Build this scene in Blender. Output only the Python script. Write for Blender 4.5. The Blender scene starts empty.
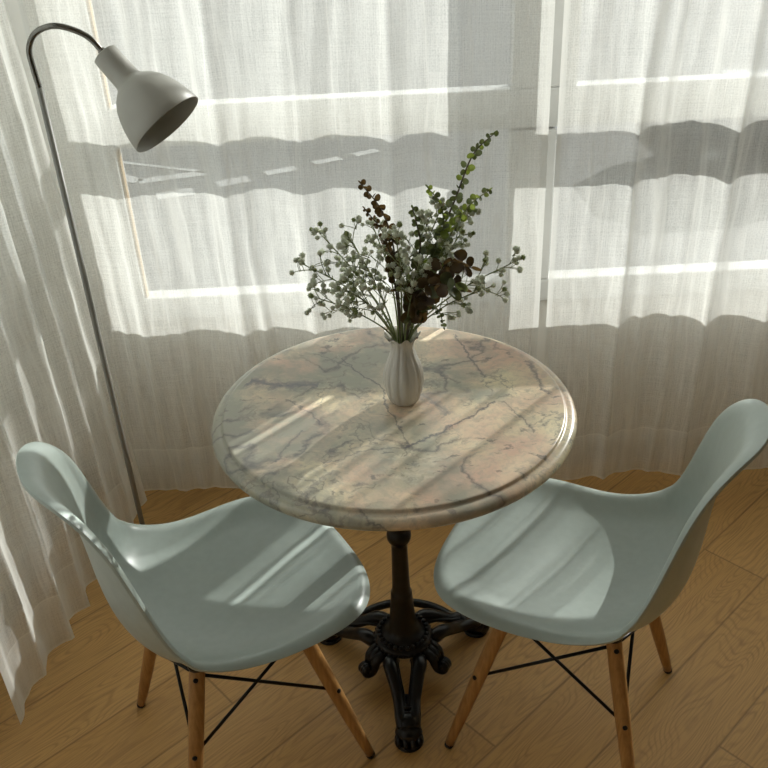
import bpy, math, random
import numpy as np
from mathutils import Vector, Matrix, noise
C = bpy.context.scene.collection
R = math.radians
random.seed(7)

# ------------------------------------------------------------------ helpers
def link(name, verts, faces, mat=None, parent=None, smooth=True, uvs=None):
    me = bpy.data.meshes.new(name)
    me.from_pydata([tuple(map(float, v)) for v in verts], [], [tuple(int(i) for i in f) for f in faces])
    me.update()
    if smooth:
        me.polygons.foreach_set('use_smooth', [True] * len(me.polygons))
    if uvs is not None:
        uv = me.uv_layers.new(name='UVMap')
        for l in me.loops:
            uv.data[l.index].uv = uvs[l.vertex_index]
    o = bpy.data.objects.new(name, me)
    C.objects.link(o)
    if mat: me.materials.append(mat)
    if parent: o.parent = parent
    return o

def tag(o, label, cat, group=None, kind=None):
    o['label'] = label; o['category'] = cat
    if group: o['group'] = group
    if kind: o['kind'] = kind
    return o

def struct(o, label=None):
    o['kind'] = 'structure'
    if label: o['label'] = label
    return o

def empty(name, loc=(0, 0, 0), rz=0.0):
    o = bpy.data.objects.new(name, None); C.objects.link(o)
    o.location = loc; o.rotation_euler = (0, 0, rz); o.empty_display_size = 0.05
    return o

class MB:
    """collects several shapes of one part into one mesh"""
    def __init__(s): s.v = []; s.f = []
    def add(s, v, f):
        n = len(s.v); s.v += [tuple(map(float, p)) for p in v]; s.f += [tuple(int(i) + n for i in q) for q in f]; return s
    def build(s, name, mat, parent=None, smooth=True): return link(name, s.v, s.f, mat, parent, smooth)

def box(x0, x1, y0, y1, z0, z1):
    v = [(x, y, z) for x in (x0, x1) for y in (y0, y1) for z in (z0, z1)]
    return v, [(0, 1, 3, 2), (4, 6, 7, 5), (0, 4, 5, 1), (2, 3, 7, 6), (0, 2, 6, 4), (1, 5, 7, 3)]

def lathe(prof, n=48, lobes=None):
    """prof: (r, z); lobes(angle, i) scales the radius and may shift z"""
    v = []; f = []
    for i, (r, z) in enumerate(prof):
        for k in range(n):
            a = 2 * math.pi * k / n
            rr, zz = (r, z) if lobes is None else lobes(a, i, r, z)
            v.append((rr * math.cos(a), rr * math.sin(a), zz))
    for i in range(len(prof) - 1):
        for k in range(n):
            a, b = i * n + k, i * n + (k + 1) % n
            f.append((a, b, b + n, a + n))
    return v, f

def catmull(pts, per=8):
    P = [Vector(p) for p in pts]
    P = [P[0] * 2 - P[1]] + P + [P[-1] * 2 - P[-2]]
    out = []
    for i in range(1, len(P) - 2):
        for k in range(per):
            t = k / per
            a, b, c, d = P[i - 1], P[i], P[i + 1], P[i + 2]
            out.append(0.5 * ((2 * b) + (c - a) * t + (2 * a - 5 * b + 4 * c - d) * t * t + (3 * b - a - 3 * c + d) * t ** 3))
    out.append(P[-2].copy())
    return out

def tube(pts, rad, n=10, cap=True, squash=None):
    pts = [Vector(p) for p in pts]
    m = len(pts)
    rad = [rad] * m if isinstance(rad, (int, float)) else rad
    if len(rad) != m:
        rad = list(np.interp(np.linspace(0, 1, m), np.linspace(0, 1, len(rad)), rad))
    t0 = (pts[1] - pts[0]).normalized()
    ref = Vector((0, 0, 1)) if abs(t0.z) < 0.9 else Vector((1, 0, 0))
    u = (ref - t0 * ref.dot(t0)).normalized()
    v = []; f = []
    for i in range(m):
        t = (pts[min(i + 1, m - 1)] - pts[max(i - 1, 0)]).normalized()
        u = (u - t * u.dot(t)).normalized(); w = t.cross(u)
        for k in range(n):
            a = 2 * math.pi * k / n
            su, sw = (1, 1) if squash is None else squash
            v.append(pts[i] + u * math.cos(a) * rad[i] * su + w * math.sin(a) * rad[i] * sw)
    for i in range(m - 1):
        for k in range(n):
            a, b = i * n + k, i * n + (k + 1) % n
            f.append((a, b, b + n, a + n))
    if cap:
        f.append(tuple(range(n - 1, -1, -1))); f.append(tuple((m - 1) * n + k for k in range(n)))
    return v, f

def ball(c, r, nu=12, nv=8, sc=(1, 1, 1)):
    v = []; f = []
    for j in range(1, nv):
        b = math.pi * j / nv
        for k in range(nu):
            a = 2 * math.pi * k / nu
            v.append((c[0] + r * sc[0] * math.sin(b) * math.cos(a), c[1] + r * sc[1] * math.sin(b) * math.sin(a), c[2] + r * sc[2] * math.cos(b)))
    t = len(v); v.append((c[0], c[1], c[2] + r * sc[2])); v.append((c[0], c[1], c[2] - r * sc[2]))
    for j in range(nv - 2):
        for k in range(nu):
            a, b = j * nu + k, j * nu + (k + 1) % nu
            f.append((a, a + nu, b + nu, b))
    for k in range(nu):
        f.append((t, k, (k + 1) % nu)); q = (nv - 2) * nu
        f.append((t + 1, q + (k + 1) % nu, q + k))
    return v, f

def xf(vf, M):
    return [M @ Vector(p) for p in vf[0]], vf[1]

# ------------------------------------------------------------------ materials
class NT:
    def __init__(s, name):
        s.m = bpy.data.materials.new(name); s.m.use_nodes = True
        s.t = s.m.node_tree; s.t.nodes.clear()
        s.out = s.t.nodes.new('ShaderNodeOutputMaterial')
    def n(s, typ, _ins=None, **kw):
        nd = s.t.nodes.new('ShaderNode' + typ)
        for k, v in kw.items(): setattr(nd, k, v)
        for k, v in (_ins or {}).items():
            if isinstance(v, bpy.types.NodeSocket): s.t.links.new(v, nd.inputs[k])
            else: nd.inputs[k].default_value = v
        return nd
    def math(s, op, a, b=None, c=None, clamp=False):
        nd = s.t.nodes.new('ShaderNodeMath'); nd.operation = op; nd.use_clamp = clamp
        for i, v in enumerate((a, b, c)):
            if v is None: continue
            if isinstance(v, bpy.types.NodeSocket): s.t.links.new(v, nd.inputs[i])
            else: nd.inputs[i].default_value = v
        return nd.outputs[0]
    def ramp(s, fac, stops, interp='LINEAR'):
        nd = s.t.nodes.new('ShaderNodeValToRGB'); s.t.links.new(fac, nd.inputs[0])
        cr = nd.color_ramp; cr.interpolation = interp
        while len(cr.elements) < len(stops): cr.elements.new(0.5)
        for e, (p, c) in zip(cr.elements, stops):
            e.position = p; e.color = (c, c, c, 1) if isinstance(c, (int, float)) else (*c, 1)
        return nd.outputs[0]
    def mix(s, fac, a, b, blend='MIX'):
        nd = s.t.nodes.new('ShaderNodeMix'); nd.data_type = 'RGBA'; nd.blend_type = blend
        for i, v in ((0, fac), (6, a), (7, b)):
            if isinstance(v, bpy.types.NodeSocket): s.t.links.new(v, nd.inputs[i])
            else: nd.inputs[i].default_value = (*v, 1) if isinstance(v, tuple) and len(v) == 3 else v
        return nd.outputs[2]
    def surf(s, sock): s.t.links.new(sock, s.out.inputs[0]); return s.m

def plain(name, col, rough=0.5, metal=0.0, var=0.06, scale=30, bump=0.0, coat=0.0, spec=0.5):
    g = NT(name)
    tc = g.n('TexCoord').outputs['Object']
    nz = g.n('TexNoise', {'Vector': tc, 'Scale': scale, 'Detail': 4.0}).outputs['Fac']
    lo = tuple(max(0, c * (1 - var)) for c in col); hi = tuple(min(1, c * (1 + var)) for c in col)
    c = g.ramp(nz, [(0.3, lo), (0.7, hi)])
    b = g.n('BsdfPrincipled', {'Base Color': c, 'Roughness': rough, 'Metallic': metal, 'Coat Weight': coat, 'Specular IOR Level': spec})
    if bump:
        bp = g.n('Bump', {'Strength': bump, 'Distance': 0.002, 'Height': nz}); g.t.links.new(bp.outputs[0], b.inputs['Normal'])
    return g.surf(b.outputs[0])

def wood_floor():
    g = NT('oak_planks')
    pos = g.n('TexCoord').outputs['Object']
    sx = g.n('SeparateXYZ', {0: pos})
    x, y = sx.outputs[0], sx.outputs[1]
    a = R(42); W = 0.168; L = 2.3
    u = g.math('ADD', g.math('MULTIPLY', x, math.cos(a)), g.math('MULTIPLY', y, math.sin(a)))
    v = g.math('ADD', g.math('MULTIPLY', x, -math.sin(a)), g.math('MULTIPLY', y, math.cos(a)))
    vr = g.math('DIVIDE', g.math('SUBTRACT', v, 0.605), W)
    row = g.math('FLOOR', vr)
    offs = g.math('MULTIPLY', g.math('FRACT', g.math('MULTIPLY', row, 0.381966)), L)
    ur = g.math('DIVIDE', g.math('ADD', g.math('SUBTRACT', u, 1.845), offs), L)
    col = g.math('FLOOR', ur)
    idv = g.n('CombineXYZ', {0: row, 1: col, 2: 0.0}).outputs[0]
    wn = g.n('TexWhiteNoise', {'Vector': idv}, noise_dimensions='3D')
    rnd = wn.outputs['Value']
    rc = g.n('SeparateColor', {0: wn.outputs['Color']})
    # grain coordinates
    gv = g.n('CombineXYZ', {0: g.math('ADD', g.math('MULTIPLY', u, 1.5), g.math('MULTIPLY', rnd, 37.0)), 1: g.math('ADD', g.math('MULTIPLY', v, 7.5), g.math('MULTIPLY', rc.outputs[1], 19.0)), 2: 0.0}).outputs[0]
    field = g.n('TexNoise', {'Vector': gv, 'Scale': 1.0, 'Detail': 2.2, 'Roughness': 0.42}).outputs['Fac']
    rings = g.math('SINE', g.math('MULTIPLY', field, 260.0))
    rings = g.math('POWER', g.math('MULTIPLY_ADD', rings, 0.5, 0.5), 3.5)
    fv = g.n('CombineXYZ', {0: g.math('ADD', g.math('MULTIPLY', u, 9.0), g.math('MULTIPLY', rnd, 11.0)), 1: g.math('MULTIPLY', v, 260.0), 2: 0.0}).outputs[0]
    fine = g.n('TexNoise', {'Vector': fv, 'Scale': 1.0, 'Detail': 3.0}).outputs['Fac']
    m0 = g.n('CombineXYZ', {0: g.math('MULTIPLY', u, 5.0), 1: g.math('MULTIPLY', v, 40.0), 2: rnd}).outputs[0]
    fine0 = g.n('TexNoise', {'Vector': m0, 'Scale': 1.0, 'Detail': 3.0}).outputs['Fac']
    tone = g.mix(rnd, (0.61, 0.355, 0.12), (0.71, 0.44, 0.172))
    c1 = g.mix(g.math('MULTIPLY', g.math('MULTIPLY', rings, g.ramp(fine0, [(0.35, 0.2), (0.7, 1.0)])), 0.5), tone, (0.33, 0.18, 0.065))
    c2 = g.mix(g.ramp(fine, [(0.45, 0.0), (0.75, 0.55)]), c1, (0.34, 0.19, 0.075))
    # joints
    fr = g.math('FRACT', vr); fu = g.math('FRACT', ur)
    dv = g.math('MULTIPLY', g.math('MINIMUM', fr, g.math('SUBTRACT', 1.0, fr)), W)
    du = g.math('MULTIPLY', g.math('MINIMUM', fu, g.math('SUBTRACT', 1.0, fu)), L)
    d = g.math('MINIMUM', dv, du)
    gap = g.ramp(d, [(0.0, 1.0), (0.0016, 0.85), (0.0028, 0.0)])
    c3 = g.mix(g.math('MULTIPLY', gap, 0.5), c2, (0.07, 0.035, 0.012))
    rough = g.math('MULTIPLY_ADD', fine, 0.15, 0.38)
    h = g.math('SUBTRACT', g.math('MULTIPLY', fine, 0.15), gap)
    bp = g.n('Bump', {'Strength': 0.25, 'Distance': 0.002, 'Height': h})
    b = g.n('BsdfPrincipled', {'Base Color': c3, 'Roughness': rough, 'Normal': bp.outputs[0], 'Specular IOR Level': 0.4})
    return g.surf(b.outputs[0])

def leg_wood():
    g = NT('beech_leg')
    tc = g.n('TexCoord').outputs['Object']
    mp = g.n('Mapping', {'Vector': tc, 'Scale': (160, 160, 7)}).outputs[0]
    nz = g.n('TexNoise', {'Vector': mp, 'Scale': 1.0, 'Detail': 3.0}).outputs['Fac']
    c = g.ramp(nz, [(0.3, (0.31, 0.15, 0.045)), (0.7, (0.46, 0.25, 0.085))])
    b = g.n('BsdfPrincipled', {'Base Color': c, 'Roughness': 0.42})
    return g.surf(b.outputs[0])

def marble():
    g = NT('veined_marble')
    pos = g.n('TexCoord').outputs['Object']
    nz1 = g.n('TexNoise', {'Vector': pos, 'Scale': 5.0, 'Detail': 6.0, 'Roughness': 0.6})
    nz2 = g.n('TexNoise', {'Vector': pos, 'Scale': 28.0, 'Detail': 5.0, 'Roughness': 0.65})
    def sub(n, k): return g.n('VectorMath', {0: g.n('VectorMath', {0: n.outputs['Color'], 1: (0.5, 0.5, 0.5)}, operation='SUBTRACT').outputs[0], 'Scale': k}, operation='SCALE').outputs[0]
    wp = g.n('VectorMath', {0: g.n('VectorMath', {0: pos, 1: sub(nz1, 0.11)}, operation='ADD').outputs[0], 1: sub(nz2, 0.028)}, operation='ADD').outputs[0]
    # cloudy ground
    a = g.n('TexNoise', {'Vector': wp, 'Scale': 4.2, 'Detail': 5.0, 'Roughness': 0.6}).outputs['Fac']
    off = g.n('VectorMath', {0: wp, 1: (3.1, 7.7, 1.3)}, operation='ADD').outputs[0]
    b_ = g.n('TexNoise', {'Vector': off, 'Scale': 5.5, 'Detail': 6.0, 'Roughness': 0.62}).outputs['Fac']
    off2 = g.n('VectorMath', {0: wp, 1: (13.1, 2.7, 5.3)}, operation='ADD').outputs[0]
    c_ = g.n('TexNoise', {'Vector': off2, 'Scale': 6.5, 'Detail': 6.0, 'Roughness': 0.65}).outputs['Fac']
    col = g.mix(g.ramp(a, [(0.42, 0.0), (0.6, 1.0)]), (0.74, 0.65, 0.44), (0.63, 0.44, 0.33))
    sx0 = g.n('SeparateXYZ', {0: pos})
    # the greenish grey half of the slab lies towards -x
    side = g.math('MULTIPLY_ADD', sx0.outputs[0], -0.42, 0.0)
    col = g.mix(g.ramp(g.math('ADD', b_, side), [(0.42, 0.0), (0.60, 0.92)]), col, (0.29, 0.295, 0.235))
    col = g.mix(g.ramp(c_, [(0.60, 0.0), (0.74, 0.75)]), col, (0.83, 0.77, 0.60))
    fine = g.n('TexNoise', {'Vector': wp, 'Scale': 75.0, 'Detail': 6.0, 'Roughness': 0.7}).outputs['Fac']
    col = g.mix(g.ramp(fine, [(0.46, 0.0), (0.70, 0.6)]), col, (0.33, 0.31, 0.26))
    # general thin veins
    v1 = g.n('TexNoise', {'Vector': wp, 'Scale': 3.3, 'Detail': 3.0, 'Roughness': 0.55}).outputs['Fac']
    vv = g.math('ABSOLUTE', g.math('SUBTRACT', v1, 0.5))
    mk = g.ramp(b_, [(0.38, 0.0), (0.52, 1.0)])
    col = g.mix(g.math('MULTIPLY', g.ramp(vv, [(0.0, 0.75), (0.006, 0.45), (0.018, 0.0)]), mk), col, (0.11, 0.10, 0.105))
    v2 = g.n('TexNoise', {'Vector': off2, 'Scale': 7.0, 'Detail': 4.0, 'Roughness': 0.6}).outputs['Fac']
    vv2 = g.math('ABSOLUTE', g.math('SUBTRACT', v2, 0.47))
    col = g.mix(g.math('MULTIPLY', g.ramp(vv2, [(0.0, 0.6), (0.007, 0.35), (0.016, 0.0)]), g.ramp(a, [(0.45, 1.0), (0.55, 0.0)])), col, (0.14, 0.125, 0.12))
    # the bold veins of this slab, as (x0,y0)->(x1,y1), half width, darkness
    sp = g.n('SeparateXYZ', {0: wp}); X, Y = sp.outputs[0], sp.outputs[1]
    for (x0, y0, x1, y1, w, k, cc) in VEINS:
        ln = math.hypot(x1 - x0, y1 - y0); dx, dy = (x1 - x0) / ln, (y1 - y0) / ln
        px = g.math('SUBTRACT', X, x0); py = g.math('SUBTRACT', Y, y0)
        s_ = g.math('ADD', g.math('MULTIPLY', px, dx), g.math('MULTIPLY', py, dy))
        t_ = g.math('ABSOLUTE', g.math('SUBTRACT', g.math('MULTIPLY', py, dx), g.math('MULTIPLY', px, dy)))
        ins = g.math('MULTIPLY', g.math('GREATER_THAN', s_, 0.0), g.math('LESS_THAN', s_, ln))
        line = g.ramp(g.math('DIVIDE', t_, g.math('MULTIPLY', g.ramp(fine, [(0.3, 0.15), (0.65, 1.0)]), w * 0.9)), [(0.0, k), (0.35, k * 0.65), (1.0, 0.0)])
        col = g.mix(g.math('MULTIPLY', line, ins), col, cc)
    st_ = g.n('VectorMath', {0: g.n('VectorMath', {0: wp, 1: (34.0, 58.0, 34.0)}, operation='MULTIPLY').outputs[0], 1: (5.0, 1.0, 2.0)}, operation='ADD').outputs[0]
    dash = g.n('TexNoise', {'Vector': st_, 'Scale': 1.0, 'Detail': 2.0}).outputs['Fac']
    col = g.mix(g.math('MULTIPLY', g.ramp(dash, [(0.62, 0.0), (0.70, 0.7)]), g.ramp(c_, [(0.42, 0.1), (0.56, 1.0)])), col, (0.12, 0.115, 0.115))
    bs = g.n('BsdfPrincipled', {'Base Color': col, 'Roughness': 0.28, 'Specular IOR Level': 0.5})
    return g.surf(bs.outputs[0])

TL = 0.34
def linen(name, t0=0.39, tint=(0.90, 0.905, 0.87), dens=1.0):
    """loose linen: a share of open weave, the rest scatters light through and back"""
    g = NT(name)
    uv = g.n('UVMap').outputs[0]
    su = g.n('SeparateXYZ', {0: uv})
    def thr(sx, sy, d=2.0):
        m = g.n('CombineXYZ', {0: g.math('MULTIPLY', su.outputs[0], sx), 1: g.math('MULTIPLY', su.outputs[1], sy), 2: 0.0}).outputs[0]
        return g.n('TexNoise', {'Vector': m, 'Scale': 1.0, 'Detail': d, 'Roughness': 0.6}).outputs['Fac']
    warp = thr(420, 12); weft = thr(8, 460); cloud = thr(9, 5, 4.0)
    k = g.math('MULTIPLY_ADD', g.math('SUBTRACT', warp, 0.5), 0.85, 0.80)
    k = g.math('ADD', k, g.math('MULTIPLY', g.math('SUBTRACT', weft, 0.5), 0.6))
    k = g.math('ADD', k, g.math('MULTIPLY', g.math('SUBTRACT', cloud, 0.5), 0.5))
    grain = thr(260, 230, 3.0)
    k = g.math('ADD', k, g.math('MULTIPLY', g.math('SUBTRACT', grain, 0.5), 0.9))
    bend = g.math('MULTIPLY', g.math('SUBTRACT', thr(4, 2.2, 2.0), 0.5), 0.07)
    def crease(sx, sz, p):
        m = g.n('CombineXYZ', {0: g.math('MULTIPLY', g.math('ADD', su.outputs[0], bend), sx), 1: g.math('MULTIPLY', su.outputs[1], sz), 2: 4.0}).outputs[0]
        nz = g.n('TexNoise', {'Vector': m, 'Scale': 1.0, 'Detail': 1.0}).outputs['Fac']
        return g.math('POWER', g.math('SUBTRACT', 1.0, g.math('ABSOLUTE', g.math('MULTIPLY_ADD', nz, 2.0, -1.0))), p)
    k = g.math('ADD', k, g.math('MULTIPLY', g.math('MULTIPLY', crease(12, 0.30, 40.0), g.ramp(thr(5, 3, 2.0), [(0.35, 0.15), (0.65, 1.0)])), 0.85))
    k = g.math('ADD', k, g.math('MULTIPLY', g.math('MULTIPLY', crease(27, 0.6, 36.0), g.ramp(thr(8, 4, 2.0), [(0.4, 0.0), (0.65, 1.0)])), 0.5))
    ed = g.n('Attribute', attribute_name='edge').outputs['Fac']
    k = g.math('ADD', k, g.ramp(ed, [(0.0, 1.4), (0.004, 0.9), (0.014, 0.5), (0.0145, 0.0)]))
    # the turned-up hem is two layers thick
    z = su.outputs[1]
    hem = g.math('LESS_THAN', z, 0.145)
    st = g.ramp(g.math('ABSOLUTE', g.math('SUBTRACT', z, 0.148)), [(0.0, 1.0), (0.0035, 0.0)])
    eh = g.ramp(z, [(0.0, 1.2), (0.008, 0.0)])
    k = g.math('ADD', k, g.math('ADD', g.math('MULTIPLY', hem, 0.25), g.math('ADD', g.math('MULTIPLY', st, 0.7), eh)))
    geo = g.n('NewGeometry')
    cs = g.math('ABSOLUTE', g.n('VectorMath', {0: geo.outputs['Normal'], 1: geo.outputs['Incoming']}, operation='DOT_PRODUCT').outputs['Value'])
    cs = g.math('MAXIMUM', cs, 0.26)
    ex = g.math('MULTIPLY', g.math('DIVIDE', g.math('MAXIMUM', k, 0.15), cs), math.log(t0) * dens)
    T = g.math('EXPONENT', ex, clamp=True)
    tr = g.n('BsdfTransparent', {'Color': (1, 1, 1, 1)}).outputs[0]
    col = (*tint, 1)
    df = g.n('BsdfDiffuse', {'Color': col}).outputs[0]
    tl = g.n('BsdfTranslucent', {'Color': col}).outputs[0]
    cl = g.n('MixShader', {0: TL, 1: df, 2: tl}).outputs[0]
    return g.surf(g.n('MixShader', {0: T, 1: cl, 2: tr}).outputs[0])

def glass_mat():
    g = NT('window_glass')
    tr = g.n('BsdfTransparent', {'Color': (0.94, 0.96, 0.95, 1)}).outputs[0]
    gl = g.n('BsdfGlossy', {'Color': (1, 1, 1, 1), 'Roughness': 0.0}).outputs[0]
    fr = g.n('Fresnel', {'IOR': 1.45}).outputs[0]
    return g.surf(g.n('MixShader', {0: fr, 1: tr, 2: gl}).outputs[0])

def leaf_mat(name, c0, c1, trans, t=0.45):
    g = NT(name)
    tc = g.n('TexCoord').outputs['Object']
    nz = g.n('TexNoise', {'Vector': tc, 'Scale': 45.0, 'Detail': 2.0}).outputs['Fac']
    c = g.ramp(nz, [(0.35, c0), (0.65, c1)])
    b = g.n('BsdfPrincipled', {'Base Color': c, 'Roughness': 0.55}).outputs[0]
    tl = g.n('BsdfTranslucent', {'Color': (*trans, 1)}).outputs[0]
    return g.surf(g.n('MixShader', {0: t, 1: b, 2: tl}).outputs[0])

def ground_mat():
    g = NT('asphalt')
    tc = g.n('TexCoord').outputs['Object']
    nz = g.n('TexNoise', {'Vector': tc, 'Scale': 1.2, 'Detail': 8.0}).outputs['Fac']
    c = g.ramp(nz, [(0.3, (0.075, 0.076, 0.075)), (0.7, (0.095, 0.096, 0.095))])
    return g.surf(g.n('BsdfPrincipled', {'Base Color': c, 'Roughness': 0.9}).outputs[0])

BL = (0.085, 0.085, 0.105)
VEINS = [  # table-top coordinates, metres from its centre
    (-0.10, 0.20, -0.02, 0.06, 0.006, 0.85, BL), (-0.02, 0.06, 0.012, -0.10, 0.006, 0.8, BL),
    (0.012, -0.10, 0.02, -0.19, 0.006, 0.6, BL), (0.02, -0.15, 0.20, -0.02, 0.009, 0.85, BL),
    (-0.13, -0.20, 0.02, -0.15, 0.006, 0.55, BL), (0.15, 0.28, 0.19, 0.08, 0.006, 0.8, BL),
    (0.06, 0.02, 0.10, -0.06, 0.022, 0.6, (0.17, 0.18, 0.20)), (-0.30, 0.10, -0.16, 0.07, 0.030, 0.8, (0.13, 0.13, 0.16)),
    (0.27, 0.14, 0.31, 0.0, 0.012, 0.7, BL), (0.22, -0.02, 0.25, -0.12, 0.006, 0.6, BL),
    (-0.22, 0.04, -0.14, -0.07, 0.007, 0.6, BL), (-0.17, -0.08, -0.22, -0.19, 0.008, 0.55, BL),
    (-0.15, 0.22, -0.08, 0.16, 0.006, 0.55, BL), (0.09, 0.12, 0.14, 0.06, 0.010, 0.5, BL),
]
M = {}
M['floor'] = wood_floor(); M['leg'] = leg_wood(); M['marble'] = marble()
M['linen'] = linen('white_linen'); M['glass'] = glass_mat(); M['ground'] = ground_mat()
M['wall'] = plain('white_paint', (0.85, 0.84, 0.80), 0.85, var=0.02, scale=8)
M['greywall'] = plain('stone_grey_paint', (0.45, 0.43, 0.39), 0.85, var=0.02, scale=8)
M['frame'] = plain('white_window_lacquer', (0.58, 0.58, 0.565), 0.4, var=0.02)
M['seal'] = plain('tan_seal', (0.42, 0.30, 0.17), 0.7)
M['seat'] = plain('sage_plastic', (0.37, 0.43, 0.40), 0.36, var=0.035, scale=60)
M['iron'] = plain('black_cast_iron', (0.006, 0.006, 0.0068), 0.30, var=0.3, scale=50, bump=0.3, spec=0.4)
M['wire'] = plain('black_steel', (0.01, 0.01, 0.011), 0.35, 0.6)
M['glide'] = plain('black_rubber', (0.012, 0.012, 0.012), 0.6)
M['lamp'] = plain('matt_grey_lacquer', (0.33, 0.325, 0.29), 0.45, var=0.02)
M['pole'] = plain('shaded_pole_lacquer', (0.25, 0.25, 0.23), 0.4, var=0.02)  # same lacquer as the lamp, darkened: its silhouette shade is put into the colour
M['chrome'] = plain('dark_chrome', (0.16, 0.155, 0.14), 0.25, 1.0)
M['bulb'] = plain('opal_bulb', (0.75, 0.74, 0.70), 0.3)
M['vase'] = plain('white_porcelain', (0.56, 0.54, 0.49), 0.22, var=0.02, coat=0.3)
M['stem'] = plain('green_stem', (0.17, 0.20, 0.075), 0.6, var=0.25)
M['brownstem'] = plain('brown_stem', (0.085, 0.065, 0.04), 0.6, var=0.25)
M['bloom'] = leaf_mat('white_bloom', (0.58, 0.61, 0.50), (0.72, 0.74, 0.65), (0.7, 0.74, 0.58), 0.4)
M['bud'] = leaf_mat('green_bud', (0.22, 0.27, 0.10), (0.34, 0.38, 0.18), (0.35, 0.42, 0.14), 0.4)
M['leafgreen'] = leaf_mat('grey_green_leaf', (0.055, 0.07, 0.04), (0.13, 0.15, 0.085), (0.13, 0.16, 0.045), 0.4)
M['leaflime'] = leaf_mat('lime_leaf', (0.11, 0.15, 0.045), (0.18, 0.23, 0.07), (0.30, 0.38, 0.06), 0.5)
M['leafred'] = leaf_mat('maroon_leaf', (0.035, 0.018, 0.012), (0.075, 0.055, 0.02), (0.11, 0.065, 0.018), 0.4)
M['carpaint'] = plain('black_car_paint', (0.015, 0.016, 0.018), 0.2, coat=0.6)
M['carglass'] = plain('dark_car_glass', (0.03, 0.035, 0.04), 0.06, coat=1.0)
M['alloy'] = plain('alloy_wheel', (0.1, 0.1, 0.1), 0.3, 0.9)
M['line'] = plain('white_road_paint', (0.28, 0.28, 0.275), 0.8)

# ------------------------------------------------------------------ room shell
YW = 2.235                                     # room face of the window wall
fl = struct(link('floor', *box(-1.0, 3.2, -2.2, 2.25, -0.12, 0.0), M['floor'], smooth=False))
SILL, HEAD = 0.60, 2.42
mb = MB()
mb.add(*box(-1.12, 3.2, YW, 2.37, -0.12, SILL)); mb.add(*box(-1.12, 3.2, YW, 2.37, HEAD, 2.72))
mb.add(*box(-1.12, -0.70, YW, 2.37, SILL, HEAD)); mb.add(*box(2.6, 3.2, YW, 2.37, SILL, HEAD))
struct(mb.build('wall_back', M['wall'], smooth=False))
mb = MB()
mb.add(*box(-1.12, -1.0, -2.2, YW, -0.12, 0.9)); mb.add(*box(-1.12, -1.0, -2.2, YW, HEAD, 2.72))
mb.add(*box(-1.12, -1.0, -2.2, 0.5, 0.9, HEAD)); mb.add(*box(-1.12, -1.0, 2.0, YW, 0.9, HEAD))
struct(mb.build('wall_left', M['wall'], smooth=False))
struct(link('ceiling', *box(-1.12, 3.2, -2.2, 2.37, 2.6, 2.72), M['wall'], smooth=False))
struct(link('wall_front', *box(-1.12, 3.32, -2.32, -2.2, -0.12, 2.72), M['greywall'], smooth=False))
struct(link('wall_right', *box(3.2, 3.32, -2.2, 2.37, -0.12, 2.72), M['greywall'], smooth=False))
struct(link('baseboard_back', *box(-0.985, 3.2, YW - 0.015, YW, 0.0, 0.09), M['frame'], smooth=False))
struct(link('baseboard_left', *box(-1.0, -0.985, -2.2, YW, 0.0, 0.09), M['frame'], smooth=False))

def bevel(o, w=0.004, seg=2):
    m = o.modifiers.new('edge', 'BEVEL'); m.width = w; m.segments = seg; m.limit_method = 'ANGLE'
    return o

# window_1: two columns, two rows, white frames
Y1, Y2 = 2.20, 2.262
XL = -0.645
mb = MB()
mb.add(*box(-0.72, 2.62, Y1, Y2, 0.585, 0.652))                   # bottom rail
mb.add(*box(-0.72, XL, Y1, Y2, 0.652, 2.42))                      # left stile
mb.add(*box(XL, 2.62, Y1, Y2, 1.066, 1.163))                      # transom
mb.add(*box(0.349, 0.510, Y1, Y2, 1.163, 2.42))                   # centre post, upper
mb.add(*box(0.345, 0.466, Y1, Y2, 0.652, 1.061))                  # centre post, lower
mb.add(*box(XL, 2.62, Y1, Y2, 2.37, 2.42))
mb.add(*box(1.55, 1.68, Y1, Y2, 0.652, 2.37)); mb.add(*box(2.56, 2.62, Y1, Y2, 0.652, 2.37))
win = struct(bevel(mb.build('window_1', M['frame'], smooth=False), 0.005))
for (a, b, c, d) in ((XL, .345, .652, 1.061), (XL, .349, 1.163, 2.37), (.466, 1.55, .652, 1.061), (.51, 1.55, 1.163, 2.37), (1.68, 2.56, .652, 1.061), (1.68, 2.56, 1.163, 2.37)):
    link('pane', [(a, 2.235, c), (b, 2.235, c), (b, 2.235, d), (a, 2.235, d)], [(0, 1, 2, 3)], M['glass'], win, smooth=False)
mb = MB()
mb.add(*box(XL, XL + 0.006, 2.212, 2.230, 0.652, 1.061)); mb.add(*box(XL, XL + 0.006, 2.212, 2.230, 1.163, 2.37))
mb.build('seal', M['seal'], win, smooth=False)
# window_2 in the left wall
mb = MB()
mb.add(*box(-1.08, -1.02, 0.5, 2.0, 0.9, 0.97)); mb.add(*box(-1.08, -1.02, 0.5, 2.0, 2.36, 2.42))
mb.add(*box(-1.08, -1.02, 0.5, 0.57, 0.97, 2.36)); mb.add(*box(-1.08, -1.02, 1.93, 2.0, 0.97, 2.36)); mb.add(*box(-1.08, -1.02, 0.57, 1.93, 1.37, 1.46))
win2 = struct(bevel(mb.build('window_2', M['frame'], smooth=False), 0.005))
for c, d in ((0.97, 1.37), (1.46, 2.36)):
    link('pane', [(-1.05, 0.57, c), (-1.05, 1.93, c), (-1.05, 1.93, d), (-1.05, 0.57, d)], [(0, 1, 2, 3)], M['glass'], win2, smooth=False)

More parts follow.
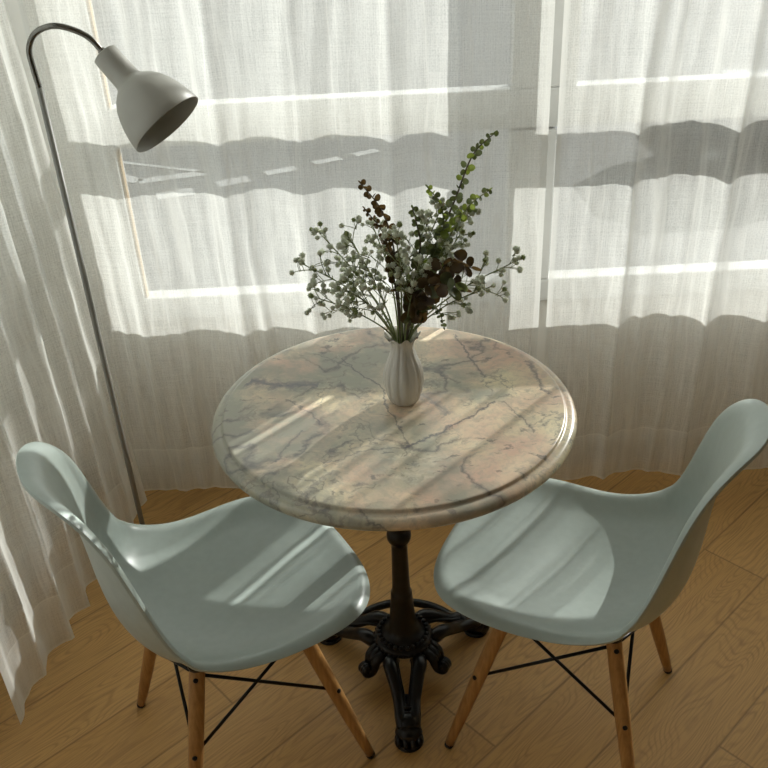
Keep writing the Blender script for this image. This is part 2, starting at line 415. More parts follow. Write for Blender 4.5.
# ------------------------------------------------------------------ street outside
gz = -3.0
gr = struct(link('ground', [(-90, 3.0, gz), (90, 3.0, gz), (90, 120, gz), (-90, 120, gz)], [(0, 1, 2, 3)], M['ground'], smooth=False))
mb = MB()
def stripe(x0, y0, x1, y1, w=0.12):
    d = Vector((x1 - x0, y1 - y0)).normalized(); n = Vector((-d.y, d.x)) * w
    mb.add([(x0 - n.x, y0 - n.y, gz + .01), (x1 - n.x, y1 - n.y, gz + .01), (x1 + n.x, y1 + n.y, gz + .01), (x0 + n.x, y0 + n.y, gz + .01)], [(0, 1, 2, 3)])
stripe(-4.9, 16.1, -4.2, 15.4, .12); stripe(-4.2, 15.4, -3.0, 15.75, .16); stripe(-3.0, 15.75, -4.9, 16.75, .06); stripe(-3.7, 14.5, -3.1, 14.7, .2)
stripe(-2.75, 15.0, -2.2, 15.25, .18); stripe(-1.95, 15.5, -1.4, 15.75, .15); stripe(-1.1, 16.0, -0.6, 16.25, .13); stripe(-0.35, 16.4, 0.1, 16.65, .13)
mk = mb.build('road_marking', M['line'], gr, smooth=False); mk['label'] = 'white painted road markings'

def car(loc, rz, label):
    root = tag(empty('car', loc, rz), label, 'car')
    prof = [(-2.1, .35), (-2.12, .7), (-1.95, .86), (-1.2, .95), (-.55, 1.40), (.75, 1.45), (1.5, 1.05), (2.05, .92), (2.1, .4), (2.0, .25), (-2.0, .25)]
    prof = [(p.x, p.y) for p in (Vector(q) for q in prof)]
    n = len(prof); v = []; f = []
    for y, s in ((-.86, .93), (-.80, 1.0), (.80, 1.0), (.86, .93)):
        for (x, z) in prof:
            k = 0.16 * max(0, (z - .9)) / .55
            v.append((x * s, y - math.copysign(k, y), .3 + (z - .3) * (0.97 if s < 1 else 1)))
    for j in range(3):
        for k in range(n): f.append((j * n + k, j * n + (k + 1) % n, (j + 1) * n + (k + 1) % n, (j + 1) * n + k))
    f.append(tuple(range(n - 1, -1, -1))); f.append(tuple(3 * n + k for k in range(n)))
    b = link('body', v, f, M['carpaint'], root); bevel(b, 0.05, 3)
    for s in (-1, 1):
        y = s * .835
        link('side_window', [(-1.0, y, 1.0), (-.5, s * .74, 1.34), (.65, s * .735, 1.38), (1.25, y, 1.06)], [(0, 1, 2, 3)], M['carglass'], root, False)
        for x in (-1.3, 1.3):
            w = MB(); mt = Matrix.Translation((x, s * .80, .32)) @ Matrix.Rotation(R(90), 4, 'X')
            w.add(*xf(lathe([(.0, .10), (.22, .10), (.31, .09), (.33, .05), (.33, -.05), (.31, -.09), (0, -.10)], 28), mt))
            wo = w.build('wheel', M['glide'], root)
            h = MB(); h.add(*xf(lathe([(0, .105), (.2, .104), (.2, .09)], 20), mt)); h.add(*xf(lathe([(0, -.105), (.2, -.104), (.2, -.09)], 20), mt)); h.build('wheel_hub', M['alloy'], wo)
    link('windscreen', [(-1.17, -.70, .98), (-.60, -.60, 1.385), (-.60, .60, 1.385), (-1.17, .70, .98)], [(0, 1, 2, 3)], M['carglass'], root, False)
    link('rear_window', [(1.46, -.70, 1.085), (.80, -.60, 1.44), (.80, .60, 1.44), (1.46, .70, 1.085)], [(0, 3, 2, 1)], M['carglass'], root, False)
    for s in (-1, 1):
        link('headlight', *box(-2.13, -2.02, s * .62 - .14, s * .62 + .14, .62, .74), M['alloy'], root, False)
    return root
car((6.75, 14.75, gz), R(181), 'black car parked outside beyond the window, dimly seen through the curtain right of the table')

# ------------------------------------------------------------------ curtains
def curtain(name, base, ridges, amps, label, ztop=2.52, zlow=0.07, seed=0, amp=0.015, lowfn=None, drift=0.02, lean=0.0):
    """base: polyline (x, y) of the rail; folds push to the room side (right of travel) at the ridges (arc length)"""
    B = [Vector(b) for b in base]
    L = [0]
    for a, b in zip(B, B[1:]): L.append(L[-1] + (b - a).length)
    tot = L[-1]
    ns = int(tot / 0.007); nz = 150
    rd = [0.0] + list(ridges) + [tot]; am = [amps[0]] + list(amps) + [amps[-1]]
    v = []; uv = []
    zs = [zlow + (ztop - zlow) * (j / nz) ** 1.0 for j in range(nz + 1)]
    for j, z in enumerate(zs):
        for i in range(ns + 1):
            s = tot * i / ns
            dz = drift * noise.noise(Vector((s * 1.3 + seed, z * 0.8, 3.1))) * min(1, 8 * min(s, tot - s) / tot)
            q = min(max(s + dz, 0), tot)
            k = 0
            while k < len(rd) - 2 and q > rd[k + 1]: k += 1
            t = (q - rd[k]) / max(rd[k + 1] - rd[k], 1e-6); t = min(max(t, 0), 1)
            w = rd[k + 1] - rd[k]
            aa = am[k] * (1 - t) + am[k + 1] * t
            hgt = 1.0 + 0.25 * noise.noise(Vector((seed, z * 1.1, k * 3.7)))
            off = aa * amp * hgt * (1 - 2 * math.sin(math.pi * t) ** 0.75) * min(1, w / 0.15)
            off += 0.010 * noise.noise(Vector((s * 5 + seed, z * 0.9, 0)))
            sl_ = s + 0.05 * noise.noise(Vector((s * 3, z * 1.6, seed)))
            pt = 0.5 + 0.9 * noise.noise(Vector((s * 2.3, z * 0.9, seed + 11)))
            off += 0.0075 * max(0.2, pt) * (1 - abs(noise.noise(Vector((sl_ * 15 + seed * 2, z * 0.7, 5)))) * 3.2)
            off += 0.0022 * max(0.1, pt) * (1 - abs(noise.noise(Vector((sl_ * 37 + seed * 3, z * 1.3, 9)))) * 3.0)
            off += 0.0022 * noise.noise(Vector((s * 40, z * 16 + s * 9, seed))) + 0.003 * noise.noise(Vector((s * 9, z * 9, seed + 4)))
            eb = min(1.0, min(s, tot - s) / 0.05); off *= eb * eb * (3 - 2 * eb)
            off -= lean * (z - zlow) * (s / tot) ** 2
            m = 0
            while m < len(L) - 2 and s > L[m + 1]: m += 1
            d = (B[m + 1] - B[m]).normalized(); p = B[m] + d * (s - L[m]); nrm = Vector((d.y, -d.x))
            p = p + nrm * off
            lo = 0.0
            if lowfn: lo = lowfn(s)
            wv = 0.012 * noise.noise(Vector((s * 6, seed, 1.7))) + lo
            zz = z + wv * max(0, 1 - (z - zlow) / 0.5)
            v.append((p.x, p.y, zz)); uv.append((s, z - zlow))
    f = []
    W = ns + 1
    for j in range(nz):
        for i in range(ns): f.append((j * W + i, j * W + i + 1, (j + 1) * W + i + 1, (j + 1) * W + i))
    o = link(name, v, f, M['linen'], uvs=uv)
    at = o.data.attributes.new('edge', 'FLOAT', 'POINT')
    at.data.foreach_set('value', [min(q[0], tot - q[0]) for q in uv])
    tag(o, label, 'curtain', 'sheer linen curtains')
    return o
YC = 2.07
# travel +x along the window wall: the room is on the right hand (-y)
x0 = -0.765
curtain('curtain', [(x0, YC + .04), (0.418, YC)], [s - x0 for s in (-0.63, -0.36, -0.17, 0.047, 0.21, 0.33)], [0.35, 1.0, 0.7, 0.9, 0.7, 0.35],
        'white sheer linen curtain behind the vase, between the room corner and the bright seam', seed=1.3)
x1 = 0.438
curtain('curtain', [(x1, YC), (2.5, YC)], [s - x1 for s in (0.53, 0.625, 0.862, 1.02, 1.2, 1.4, 1.62, 1.9, 2.2)], [0.3, 1.15, 1.15, 0.6, 0.8, 0.8, 0.8, 0.8, 0.8],
        'white sheer linen curtain hanging behind the right-hand chair, right of the bright seam', seed=8.1)
LB = [(-0.845, 1.31), (-0.80, 1.53), (-0.775, 1.78), (-0.735, 1.96), (-0.712, 2.055)]
curtain('curtain', LB, [0.10, 0.215, 0.33, 0.46, 0.56, 0.66], [0.5, 1.1, 0.7, 1.1, 0.8, 0.5],
        'white sheer linen side curtain beside the floor lamp, its ragged hem left of a chair', seed=4.4, amp=0.030, lean=0.05,
        lowfn=lambda s: -0.03 * max(0, 1 - s / 0.08))

# ------------------------------------------------------------------ bistro table
TX, TY, TH = 0.0156, 1.4577, 0.74
table = tag(empty('bistro_table', (TX, TY, 0)), 'round marble-topped bistro table on a black cast iron pedestal, between the two chairs', 'table')
prof = [(0.0, 0.74), (0.15, 0.74), (0.30, 0.74), (0.328, 0.74), (0.3312, 0.7396), (0.3328, 0.7383), (0.3334, 0.7345), (0.3346, 0.7330), (0.339, 0.7332), (0.3445, 0.7325), (0.3498, 0.7302),
        (0.3535, 0.7265), (0.3553, 0.7205), (0.3545, 0.715), (0.351, 0.7105), (0.345, 0.708), (0.0, 0.708)]
link('tabletop', *lathe(prof, 160), M['marble'], table)['label'] = 'beige and grey veined marble top with a moulded edge'
col = [(0.0, .085), (.050, .085), (.062, .090), (.067, .098), (.067, .106), (.062, .111), (.043, .122), (.034, .138), (.0295, .165), (.0265, .20), (.0245, .232), (.0240, .240), (.0205, .245),
       (.0198, .27), (.0186, .32), (.0176, .375), (.0176, .384), (.022, .388), (.0258, .396), (.027, .404), (.0258, .413), (.022, .420), (.020, .425), (.019, .60), (.022, .66), (.03, .69), (.11, .70), (.11, .708), (0, .708)]
link('column', *lathe(col, 40), M['iron'], table)
bd = MB()
for k in range(26):
    a = 2 * math.pi * k / 26
    bd.add(*ball((.056 * math.cos(a), .056 * math.sin(a), .1175), .0060, 8, 6, (1, 1, .9)))
for k in range(36):
    a = 2 * math.pi * k / 36
    bd.add(*ball((.0665 * math.cos(a), .0665 * math.sin(a), .102), .0042, 6, 4))
bd.build('beaded_collar', M['iron'], table)
for ang in (270, 30, 150):
    Mr = Matrix.Rotation(R(ang), 4, 'Z')
    lg = MB()
    for s in (-1, 1):
        path = [(.048, s * .024, .070), (.066, s * .033, .088), (.090, s * .031, .090), (.118, s * .024, .074), (.150, s * .0175, .056), (.185, s * .015, .048), (.205, s * .012, .036)]
        lg.add(*xf(tube(catmull(path, 6), [.014, .017, .016, .0145, .013, .014, .014], 10), Mr))
        path = [(.062, s * .020, .082), (.10, s * .016, .080), (.15, s * .007, .060), (.19, s * .005, .052)]
        lg.add(*xf(tube(catmull(path, 6), [.006, .006, .005, .005], 8), Mr))
    lg.add(*xf(tube(catmull([(.135, 0, .056), (.165, 0, .046), (.20, 0, .036)], 6), [.009, .011, .012], 10, squash=(1, 1.3)), Mr))
    for (x, z, w) in ((.172, .058, .017), (.182, .054, .018)):
        lg.add(*xf(ball((x, 0, z), .008, 10, 6, (.6, w / .008, .8)), Mr))
    leg = lg.build('leg', M['iron'], table)
    pw = MB()
    pw.add(*xf(ball((.206, 0, .024), .027, 16, 10, (1.0, 1.12, .88)), Mr))
    for k, dy in enumerate((-.023, -.008, .008, .023)):
        pw.add(*xf(ball((.229 - abs(dy) * .45, dy, .0150), .0135, 10, 8, (1.25, .68, 1.1)), Mr))
    pw.add(*xf(ball((.192, 0, .045), .020, 12, 8, (1.1, 1.25, .7)), Mr))
    pw.add(*xf(lathe([(0, 0.0), (.031, 0.0), (.032, .004), (.028, .008)], 20), Mr @ Matrix.Translation((.210, 0, 0))))
    pw.build('paw_foot', M['iron'], leg)
for ang in (210, 330, 90):
    Mr = Matrix.Rotation(R(ang), 4, 'Z')
    sc = MB()
    for s in (-1, 0, 1):
        pa = [(.046, s * .013, .080), (.066, s * .014, .088), (.082, s * .013, .078), (.088, s * .012, .060), (.094, s * .010, .048), (.106, s * .009, .046), (.111, s * .008, .056), (.104, s * .007, .064), (.098, s * .006, .058)]
        sc.add(*xf(tube(catmull(pa, 5), [.011, .012, .012, .011, .011, .010, .008, .007, .005], 9), Mr))
    sc.add(*xf(ball((.102, 0, .058), .013, 12, 8, (.9, 1.3, .9)), Mr))
    sc.build('scroll', M['iron'], table)
arc = [(.170 * math.cos(R(a)), .170 * math.sin(R(a)), .034 + .004 * math.sin(R((a - 35) * 180 / 110))) for a in range(35, 146, 5)]
link('tie_rod', *tube(arc, .0105, 10), M['iron'], table)

# ------------------------------------------------------------------ moulded chairs
VK = np.array([-1, -.6, -.2, .1, .4, .7, 1.])
SK = np.array([[0.2701, 0.4193, 0.2084, -0.005], [0.161, 0.4228, 0.245, 0.0238], [-0.0085, 0.404, 0.2327, 0.0403], [-0.131, 0.4184, 0.2265, 0.0645],
               [-0.2123, 0.5048, 0.218, 0.0717], [-0.2337, 0.7062, 0.1998, 0.0418], [-0.2936, 0.8271, 0.1698, 0.0512]])
def spl(xk, yk, x):
    n = len(xk); h = np.diff(xk); A = np.zeros((n, n)); b = np.zeros((n, yk.shape[1])); A[0, 0] = A[-1, -1] = 1
    for i in range(1, n - 1):
        A[i, i - 1] = h[i - 1]; A[i, i] = 2 * (h[i - 1] + h[i]); A[i, i + 1] = h[i]
        b[i] = 6 * ((yk[i + 1] - yk[i]) / h[i] - (yk[i] - yk[i - 1]) / h[i - 1])
    m = np.linalg.solve(A, b); i = np.clip(np.searchsorted(xk, x) - 1, 0, n - 2)
    t = (x - xk[i])[:, None]; hh = h[i][:, None]; a = hh - t
    return m[i] * a**3 / (6 * hh) + m[i + 1] * t**3 / (6 * hh) + (yk[i] / hh - m[i] * hh / 6) * a + (yk[i + 1] / hh - m[i + 1] * hh / 6) * t
def shell_pts(u, v, rho):
    S = spl(VK, SK, v); D = spl(VK, SK, np.minimum(v + 1e-3, 1)) - spl(VK, SK, np.maximum(v - 1e-3, -1))
    t = D[:, :2] / np.linalg.norm(D[:, :2], axis=1)[:, None]; N = np.stack([t[:, 1], -t[:, 0]], 1)
    lip = 0.012 * np.clip((rho - 0.92) / 0.08, 0, 1) ** 2.0
    e = S[:, 3] * np.abs(u) ** 2.2
    e = e + 0.008 * np.clip((rho - 0.7) / 0.2, 0, 1) ** 1.5 - lip
    return np.stack([S[:, 0] + e * N[:, 0], S[:, 2] * u, S[:, 1] + e * N[:, 1]], 1), N
def make_chair():
    root = empty('chair')
    n = 72; g = np.linspace(-1, 1, n + 1)
    g = np.sign(g) * (1 - (1 - np.abs(g)) ** 1.55)
    a, b = np.meshgrid(g, g); a = a.ravel(); b = b.ravel()
    m = np.maximum(np.abs(a), np.abs(b)); q = (np.abs(a)**3 + np.abs(b)**3) ** (1 / 3); k = np.where(q > 1e-9, m / np.maximum(q, 1e-9), 1)
    P, N = shell_pts(a * k, b * k, m)
    f = [(j * (n + 1) + i, (j + 1) * (n + 1) + i, (j + 1) * (n + 1) + i + 1, j * (n + 1) + i + 1) for j in range(n) for i in range(n)]
    s = link('seat_shell', P, f, M['seat'], root)
    so = s.modifiers.new('thick', 'SOLIDIFY'); so.thickness = 0.007; so.offset = 0.0
    bv = s.modifiers.new('round', 'BEVEL'); bv.width = 0.003; bv.segments = 3; bv.limit_method = 'ANGLE'; bv.angle_limit = R(50)
    tops = {}
    for sx in (1, -1):
        for sy in (1, -1):
            ft = Vector((.200 if sx > 0 else -.196, sy * .196, 0)); tp = Vector((.097 if sx > 0 else -.103, sy * .114, .385))
            d = tp - ft; tops[(sx, sy)] = (ft, tp)
            lg = link('leg', *tube([ft + d * t for t in (.022, .1, .3, .55, .8, .95, .985, 1)], [.0095, .0112, .0135, .0150, .0155, .0150, .013, .008], 16), M['leg'], root)
            link('foot_glide', *tube([ft, ft + d * .004, ft + d * .018, ft + d * .026], [.0075, .0092, .0100, .0095], 14), M['glide'], lg)
            out = Vector((sx * .45, sy * .9, 0)).normalized()
            for t in (.52, .93):
                bt = MB()
                p = ft + d * t; ax = d.normalized(); o_ = (out - ax * out.dot(ax)).normalized()
                r_ = np.interp(t, (.3, .55, .8, .95), (.0135, .0150, .0155, .0150))
                bt.add(*tube([p + o_ * (r_ - .003), p + o_ * (r_ + .0015), p + o_ * (r_ + .0025)], [.005, .005, .0035], 10))
                bt.build('bolt', M['wire'], lg)
    # crossed steel braces on the four sides
    for a_, b_ in (((1, 1), (1, -1)), ((1, -1), (-1, -1)), ((-1, -1), (-1, 1)), ((-1, 1), (1, 1))):
        for p_, q_ in ((a_, b_), (b_, a_)):
            lo = tops[p_][0].lerp(tops[p_][1], .52); hi = tops[q_][0].lerp(tops[q_][1], .94)
            link('brace', *tube([lo, lo.lerp(hi, .5), hi], .0035, 8), M['wire'], root)
    br = MB()
    for s in (-1, 1):
        br.add(*xf(box(-.105, .10, -.012, .012, -.002, .002), Matrix.Translation((0, s * .108, .392))))
    br.add(*box(-.012, .012, -.11, .11, .386, .390))
    for k in tops:
        t = tops[k][1]; br.add(*xf(lathe([(0, 0), (.019, 0), (.019, .012), (0, .014)], 14), Matrix.Translation((t.x, t.y, t.z - .006))))
    br.build('mount', M['wire'], root)
    return root
def dup(root):
    r = root.copy(); C.objects.link(r)
    for ch in list(root.children):
        c = ch.copy(); C.objects.link(c); c.parent = r
        for g_ in ch.children:
            d = g_.copy(); C.objects.link(d); d.parent = c
    return r
ch = make_chair()
ch.location = (-0.335, 1.2958, 0); ch.rotation_euler = (0, 0, 0.480)
tag(ch, 'sage moulded chair beside the side curtain, narrow sunlit stripes across its seat', 'chair', 'moulded chairs at the table')
c2 = dup(ch); c2.location = (0.3663, 1.3145, 0); c2.rotation_euler = (0, 0, 2.6745)
tag(c2, 'sage moulded chair right of the table, a broad sunlit patch on its seat', 'chair', 'moulded chairs at the table')

# ------------------------------------------------------------------ floor lamp
PITCH, ROLL, CZ, F = 0.5330, -0.0502, 1.6431, 0.8740
LX, LY = -0.650, 1.800
lamp = tag(empty('floor_lamp', (LX, LY, 0)), 'slim grey floor lamp with a bell shade, behind the chair by the side curtain', 'lamp')
link('base', *lathe([(0, 0), (.088, 0), (.090, .004), (.090, .014), (.086, .018), (.02, .019), (.010, .024), (0, .024)], 48), M['lamp'], lamp)
link('pole', *tube([(0, 0, .02), (0, 0, .6), (0, 0, 1.300)], .0065, 16), M['pole'], lamp)
a0 = Vector((-0.5085 - LX, -0.004, 1.3565))               # where the neck enters the shade
ax = Vector((0.620, -0.270, -0.735)).normalized()
neck = [(0, 0, 1.296), (-.003, 0, 1.335), (-.002, -.001, 1.371), (.017, -.004, 1.399), (.051, -.008, 1.4115), (.084, -.007, 1.406), (.117, -.004, 1.388), tuple(a0 - ax * .004)]
link('gooseneck', *tube(catmull(neck, 8), .0058, 14), M['chrome'], lamp)
zq = ax.to_track_quat('Z', 'Y').to_matrix().to_4x4()
Ms = Matrix.Translation(a0) @ zq @ Matrix.Diagonal((.975, .975, .848, 1))
shp = [(0, 0), (.0235, 0.0), (.0262, .0015), (.0270, .005), (.0278, .055), (.0285, .076), (.0315, .083), (.039, .090), (.049, .100), (.059, .115), (.0675, .135), (.0745, .158), (.0795, .183), (.082, .207),
       (.0812, .2085), (.0800, .207), (.0775, .183), (.0725, .158), (.0655, .135), (.057, .117), (.047, .103), (.026, .092), (0, .090)]
sh = link('lamp_shade', *xf(lathe(shp, 64), Ms), M['lamp'], lamp); sh['label'] = 'matt bell shade tilted down'
link('ferrule', *xf(lathe([(0, -.012), (.0075, -.012), (.0085, -.010), (.0085, .0), (0, .002)], 16), Ms), M['chrome'], sh)
link('bulb', *xf(ball((0, 0, .135), .022, 16, 12, (1, 1, 1.4)), Ms), M['bulb'], sh)

# ------------------------------------------------------------------ vase and flowers
VX, VY = 0.0385, 1.4640
vp = [(0, .003), (.022, .0), (.0265, .002), (.030, .008), (.0352, .024), (.0383, .042), (.0388, .056), (.0365, .072), (.0315, .088), (.0258, .102), (.0218, .115), (.0210, .124), (.0228, .133), (.0275, .141), (.0335, .1465),
      (.0325, .1462), (.0262, .140), (.0212, .132), (.0193, .124), (.020, .115), (.024, .102), (.030, .086), (.035, .065), (.036, .05), (.033, .024), (.025, .008), (0, .006)]
def vl(a, i, r, z):
    inn = i > 14
    amp = (0.0 if r < .001 else 0.075) * (0.4 if inn else 1) * (1.0 if 2 < i < 24 else 0.3)
    rr = r * (1 + amp * (abs(math.cos(6 * a)) ** 0.6 - 0.6))
    dz = 0.0045 * math.cos(9 * a) * max(0, (z - .128) / .018)
    return rr * (1 + (0.05 * math.cos(9 * a) if 11 < i < 18 else 0)), z + dz
vase = tag(link('vase', *lathe(vp, 96, vl), M['vase']), 'small white fluted porcelain vase with a scalloped rim on the marble table', 'vase')
vase.location = (VX, VY, TH)

def spiky(seed, r):
    rr = random.Random(seed); v = []; f = []
    b = ball((0, 0, 0), r * .72, 8, 6); v += b[0]; f += b[1]
    for k in range(26):
        z = 1 - 2 * (k + .5) / 26; a = k * 2.399963 + seed; q = math.sqrt(1 - z * z)
        d = Vector((q * math.cos(a), q * math.sin(a), z)); d = (d + Vector((rr.uniform(-.2, .2),) * 3)).normalized()
        t = d.orthogonal().normalized(); w = d.cross(t); p = d * r * rr.uniform(.85, 1.05); n0 = len(v); o = d * r * .4; h = r * .16
        v += [o + t * h, o - t * h * .5 + w * h * .87, o - t * h * .5 - w * h * .87, p + t * h * .6, p - t * h * .3 + w * h * .5, p - t * h * .3 - w * h * .5]
        f += [(n0, n0 + 1, n0 + 4, n0 + 3), (n0 + 1, n0 + 2, n0 + 5, n0 + 4), (n0 + 2, n0, n0 + 3, n0 + 5), (n0 + 3, n0 + 4, n0 + 5)]
    return v, f
bloom_me = []
for k in range(4):
    t_ = spiky(k + 1, .0062); me = bpy.data.meshes.new('blossom'); me.from_pydata([tuple(p) for p in t_[0]], [], t_[1]); me.update()
    me.materials.append(M['bloom'] if k < 3 else M['bud']); bloom_me.append(me)

def spray(tip, label, n_side=6, spread=.05, seed=0):
    rr = random.Random(seed)
    tip = Vector(tip)
    az = rr.uniform(0, 6.28)
    base = Vector((VX + .008 * math.cos(az), VY + .008 * math.sin(az), TH + .03))
    dirx = (tip - Vector((VX, VY, TH + .14)))
    mouth = Vector((VX + max(-.014, min(.014, dirx.x * .13)), VY + max(-.012, min(.012, dirx.y * .13)), TH + .14))
    mid = mouth.lerp(tip, .5) + Vector((-dirx.x * .06, -dirx.y * .06, .012)) + Vector((rr.uniform(-.006, .006), rr.uniform(-.006, .006), 0))
    main = catmull([base, mouth, mid, tip], 10)
    sm = MB(); sm.add(*tube(main, [.0018, .0018, .0015, .0012, .0009], 6))
    blooms = [tip.copy()]
    L0 = len(main)
    for k in range(n_side):
        fr = .56 + .42 * (k + .5) / n_side
        p = main[int(fr * (L0 - 1))]; dm = (main[min(int(fr * (L0 - 1)) + 1, L0 - 1)] - main[int(fr * (L0 - 1)) - 1]).normalized()
        side = dm.orthogonal().normalized(); side = Matrix.Rotation(k * 2.4 + seed, 3, dm) @ side
        ln = spread * rr.uniform(.65, 1.1) * (1.15 - .5 * (fr - .56) / .42)
        q = p + (dm * .75 + side * .75).normalized() * ln
        br = catmull([p, p.lerp(q, .5) + dm * .004, q], 4)
        sm.add(*tube(br, [.0009, .0006], 5)); blooms.append(q)
        for s in range(3):
            p2 = p.lerp(q, rr.uniform(.4, .65)); s2 = Matrix.Rotation(rr.uniform(0, 6.28), 3, dm) @ side
            q2 = p2 + (dm * .6 + s2 * .7).normalized() * ln * rr.uniform(.4, .65)
            sm.add(*tube([p2, p2.lerp(q2, .5) + dm * .002, q2], [.0007, .0005], 5)); blooms.append(q2)
    for k in range(5):    # short leaflets along the stem
        p = main[int((.45 + .09 * k) * (L0 - 1))]; d = Vector((rr.uniform(-1, 1), rr.uniform(-1, 1), rr.uniform(.2, 1))).normalized()
        sm.add(*tube([p, p + d * .006, p + d * .013], [.0004, .0011, .0002], 5))
    st = sm.build('flower_spray', M['stem'])
    tag(st, label, 'flower', 'white flower sprays in the vase')
    for b in blooms:
        o = bpy.data.objects.new('blossom', bloom_me[0] if rr.random() < .4 else bloom_me[rr.randint(0, 3)]); C.objects.link(o); o.parent = st
        o.location = b; s = rr.uniform(.75, 1.15); o.scale = (s, s, s); o.rotation_euler = (rr.uniform(0, 6), rr.uniform(0, 6), rr.uniform(0, 6))
    return st

SPR = [((-0.133, 1.43, 1.050), 'white flower spray reaching furthest left out of the vase', 8),
       ((-0.099, 1.50, 1.075), 'white flower spray rising at the upper left of the bouquet', 7),
       ((-0.112, 1.40, 0.999), 'lowest white flower spray on the left side of the bouquet', 7),
       ((-0.053, 1.36, 1.026), 'white flower spray leaning forward at the front left of the bouquet', 7),
       ((-0.047, 1.44, 1.088), 'white flower spray left of the small maroon sprig', 7),
       ((-0.005, 1.52, 1.075), 'white flower spray at the back, just under the small maroon sprig', 7),
       ((0.033, 1.42, 1.095), 'upright white flower spray in the middle of the bouquet', 7),
       ((0.071, 1.38, 1.065), 'white flower spray at the front centre, above the maroon leaves', 7),
       ((0.043, 1.48, 1.014), 'short white flower spray deep in the centre of the bouquet', 6),
       ((0.112, 1.46, 1.123), 'tall white flower spray just left of the tallest eucalyptus branch', 7),
       ((0.162, 1.50, 1.107), 'white flower spray behind the tallest eucalyptus branch', 8),
       ((0.140, 1.42, 1.089), 'white flower spray in front of the tallest eucalyptus branch', 8),
       ((0.250, 1.47, 1.018), 'white flower spray reaching furthest right out of the vase', 7),
       ((0.190, 1.40, 1.000), 'thin white flower spray drooping at the lower right of the bouquet', 5),
       ((-0.063, 1.55, 0.990), 'low white flower spray at the back left of the bouquet', 6),
       ((0.090, 1.53, 1.085), 'white flower spray at the back, right of the centre of the bouquet', 7)]
for i, (t_, lab, ns_) in enumerate(SPR): spray(Vector((VX, VY, TH + .14)) + (Vector(t_) - Vector((VX, VY, TH + .14))) * 1.06, lab, ns_ + 1, .058, i * 1.7 + 1)

def leaf(rr, p, d, up, size, curl=.25):
    """a round eucalyptus leaf: cupped disc on a short stalk"""
    d = d.normalized(); w = d.cross(up); w = w.normalized() if w.length > 1e-3 else d.orthogonal().normalized(); n_ = w.cross(d)
    v = []; f = []
    c = p + d * size * 1.1
    v.append(c - n_ * size * curl * .3)
    for ring, rad in ((0, .55), (1, 1.0)):
        for k in range(10):
            a = 2 * math.pi * k / 10; e = 1.0 + .16 * math.cos(a)
            v.append(c + d * math.cos(a) * size * rad * e + w * math.sin(a) * size * rad * .92 + n_ * size * curl * (rad ** 2 - .3))
    for k in range(10):
        f.append((0, 1 + k, 1 + (k + 1) % 10)); f.append((1 + k, 11 + k, 11 + (k + 1) % 10, 1 + (k + 1) % 10))
    return v, f
def sprig(pts, label, mats, size, step, seed, start=.3, stem='brownstem', taper=.5):
    rr = random.Random(seed)
    P0_ = Vector(pts[0]); dirx = P0_ - Vector((VX, VY, TH + .14))
    mouth = Vector((VX + max(-.013, min(.013, dirx.x * .3)), VY + max(-.012, min(.012, dirx.y * .3)), TH + .14))
    main = catmull([(VX + rr.uniform(-.008, .008), VY + rr.uniform(-.008, .008), TH + .03), mouth] + list(pts), 10)
    root = link('eucalyptus_sprig', *tube(main, [.0022, .0020, .0016, .0009], 7), M[stem])
    tag(root, label, 'eucalyptus', 'eucalyptus sprigs in the vase')
    length = sum((b - a).length for a, b in zip(main, main[1:])); acc = 0; nxt = length * start; k = 0
    buckets = {m: MB() for m in mats}
    for a, b in zip(main, main[1:]):
        acc += (b - a).length
        while acc >= nxt:
            dm = (b - a).normalized(); fr = (nxt / length - start) / (1 - start)
            sd = Matrix.Rotation(k * 1.57 + rr.uniform(-.3, .3), 3, dm) @ dm.orthogonal().normalized()
            for s in (-1, 1):
                sz = size * (1 - taper * fr) * rr.uniform(.8, 1.15)
                d = (dm * rr.uniform(.25, .7) + sd * s).normalized()
                m = mats[min(int(rr.random() * len(mats)), len(mats) - 1)]
                buckets[m].add(*leaf(rr, a, d, Vector((rr.uniform(-.6, .6), -1, rr.uniform(-.2, .9))), sz))
            nxt += step * (1 - .35 * fr); k += 1
    d = (main[-1] - main[-3]).normalized()
    buckets[mats[0]].add(*leaf(rr, main[-1] - d * size * .3, d, d.orthogonal(), size * (1 - taper) * .8))
    for m in buckets:
        if buckets[m].v:
            o = buckets[m].build('leaves', M[m], root)
            if len(mats) > 1: o['label'] = {'leafgreen': 'grey-green leaves', 'leaflime': 'bright lime leaves', 'leafred': 'maroon leaves'}[m]
    return root
sprig([(0.071, 1.47, 0.953), (0.106, 1.48, 1.055), (0.141, 1.49, 1.133), (0.164, 1.49, 1.195), (0.181, 1.49, 1.223), (0.208, 1.48, 1.250)],
      'tallest eucalyptus branch, arching up to the right above the whole bouquet', ['leafgreen', 'leafgreen', 'leaflime'], .0108, .017, 3, .38)
sprig([(0.034, 1.46, 0.979), (0.027, 1.46, 1.076), (0.008, 1.45, 1.14), (-0.023, 1.44, 1.188)],
      'narrow maroon sprig at the upper left, topmost left of centre', ['leafred'], .0098, .0145, 5, .5)
sprig([(0.030, 1.46, 0.979), (0.015, 1.45, 1.085), (-0.019, 1.44, 1.144)],
      'shorter maroon sprig just beneath the narrow upper-left one', ['leafred'], .0080, .014, 6, .6)
sprig([(0.066, 1.45, 0.942), (0.090, 1.42, 0.994), (0.121, 1.40, 1.054), (0.161, 1.39, 1.045)],
      'maroon round-leaved sprig bending right at the front of the bouquet', ['leafred'], .0140, .016, 9, .45, taper=.15)
sprig([(0.059, 1.44, 0.943), (0.075, 1.41, 0.996), (0.101, 1.38, 1.023), (0.142, 1.37, 1.014)],
      'lowest maroon round-leaved sprig, hanging forward over the vase rim', ['leafred', 'leafred', 'leafgreen'], .0140, .0155, 10, .48, taper=.15)
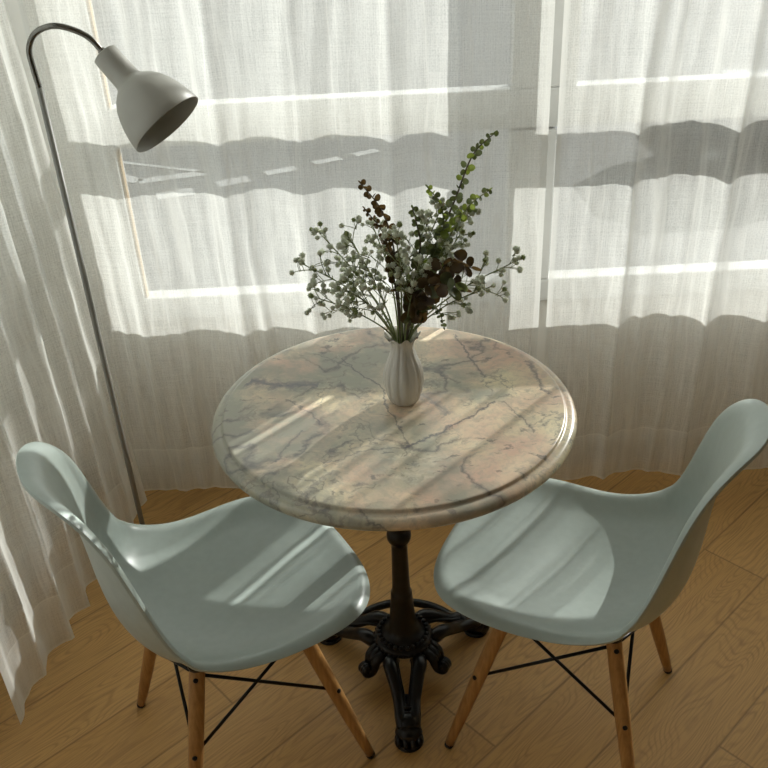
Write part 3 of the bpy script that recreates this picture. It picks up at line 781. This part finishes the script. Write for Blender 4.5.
sprig([(0.057, 1.45, 0.912), (0.081, 1.42, 0.963), (0.103, 1.41, 0.959), (0.113, 1.40, 0.928)],
      'small green sprig drooping beside the vase rim on its right', ['leafgreen'], .0068, .014, 11, .6, 'stem')
sprig([(0.071, 1.47, 0.953), (0.116, 1.47, 1.077), (0.113, 1.46, 1.136), (0.091, 1.46, 1.169)],
      'green eucalyptus sprig curving left from beside the tallest branch', ['leafgreen', 'leafgreen', 'leaflime'], .0092, .014, 12, .6, 'stem')
sprig([(0.071, 1.47, 0.953), (0.129, 1.45, 1.084), (0.162, 1.44, 1.14), (0.196, 1.44, 1.165)],
      'lime eucalyptus sprig right of the tallest branch, pointing right', ['leaflime', 'leafgreen'], .0100, .014, 13, .6, 'stem')
sprig([(0.052, 1.46, 0.958), (0.075, 1.44, 1.063), (0.069, 1.43, 1.118), (0.063, 1.43, 1.144)],
      'grey-green eucalyptus sprig in the middle, between the maroon and the tallest ones', ['leafgreen'], .0088, .014, 14, .5)

# ------------------------------------------------------------------ light, sky, camera
AZ, EL = R(43.0), R(23.5)
sd = Vector((-math.sin(AZ) * math.cos(EL), -math.cos(AZ) * math.cos(EL), -math.sin(EL)))
sl = bpy.data.lights.new('sun', 'SUN'); sl.energy = 7.0; sl.angle = R(0.53); sl.color = (1.0, 0.982, 0.935)
so = bpy.data.objects.new('sun', sl); C.objects.link(so); so.rotation_euler = sd.to_track_quat('-Z', 'Y').to_euler(); so.location = (4, 6, 5)
w = bpy.data.worlds.new('sky'); bpy.context.scene.world = w; w.use_nodes = True
bg = w.node_tree.nodes['Background']; bg.inputs[0].default_value = (0.93, 0.97, 0.95, 1); bg.inputs[1].default_value = 1.35

cam = bpy.data.cameras.new('camera'); co = bpy.data.objects.new('camera', cam); C.objects.link(co)
fw = Vector((0, math.cos(PITCH), -math.sin(PITCH))); r_ = Vector((1, 0, 0)); u_ = r_.cross(fw)
c, s = math.cos(ROLL), math.sin(ROLL)
r2 = r_ * c + u_ * s; u2 = -r_ * s + u_ * c
co.matrix_world = Matrix(((r2.x, u2.x, -fw.x, 0), (r2.y, u2.y, -fw.y, 0), (r2.z, u2.z, -fw.z, CZ), (0, 0, 0, 1)))
cam.sensor_fit = 'HORIZONTAL'; cam.sensor_width = 36; cam.lens = F * 1000 / 768 * 36; cam.clip_start = 0.02; cam.clip_end = 500
S = bpy.context.scene
S.camera = co
S.view_settings.view_transform = 'Standard'; S.view_settings.look = 'None'; S.view_settings.gamma = 1.0
S.view_settings.use_curve_mapping = False; S.view_settings.exposure = 0.34
S.cycles.use_denoising = True
S.cycles.transparent_max_bounces = 24; S.cycles.max_bounces = 10; S.cycles.diffuse_bounces = 6; S.cycles.transmission_bounces = 8
S.cycles.caustics_reflective = False; S.cycles.caustics_refractive = False
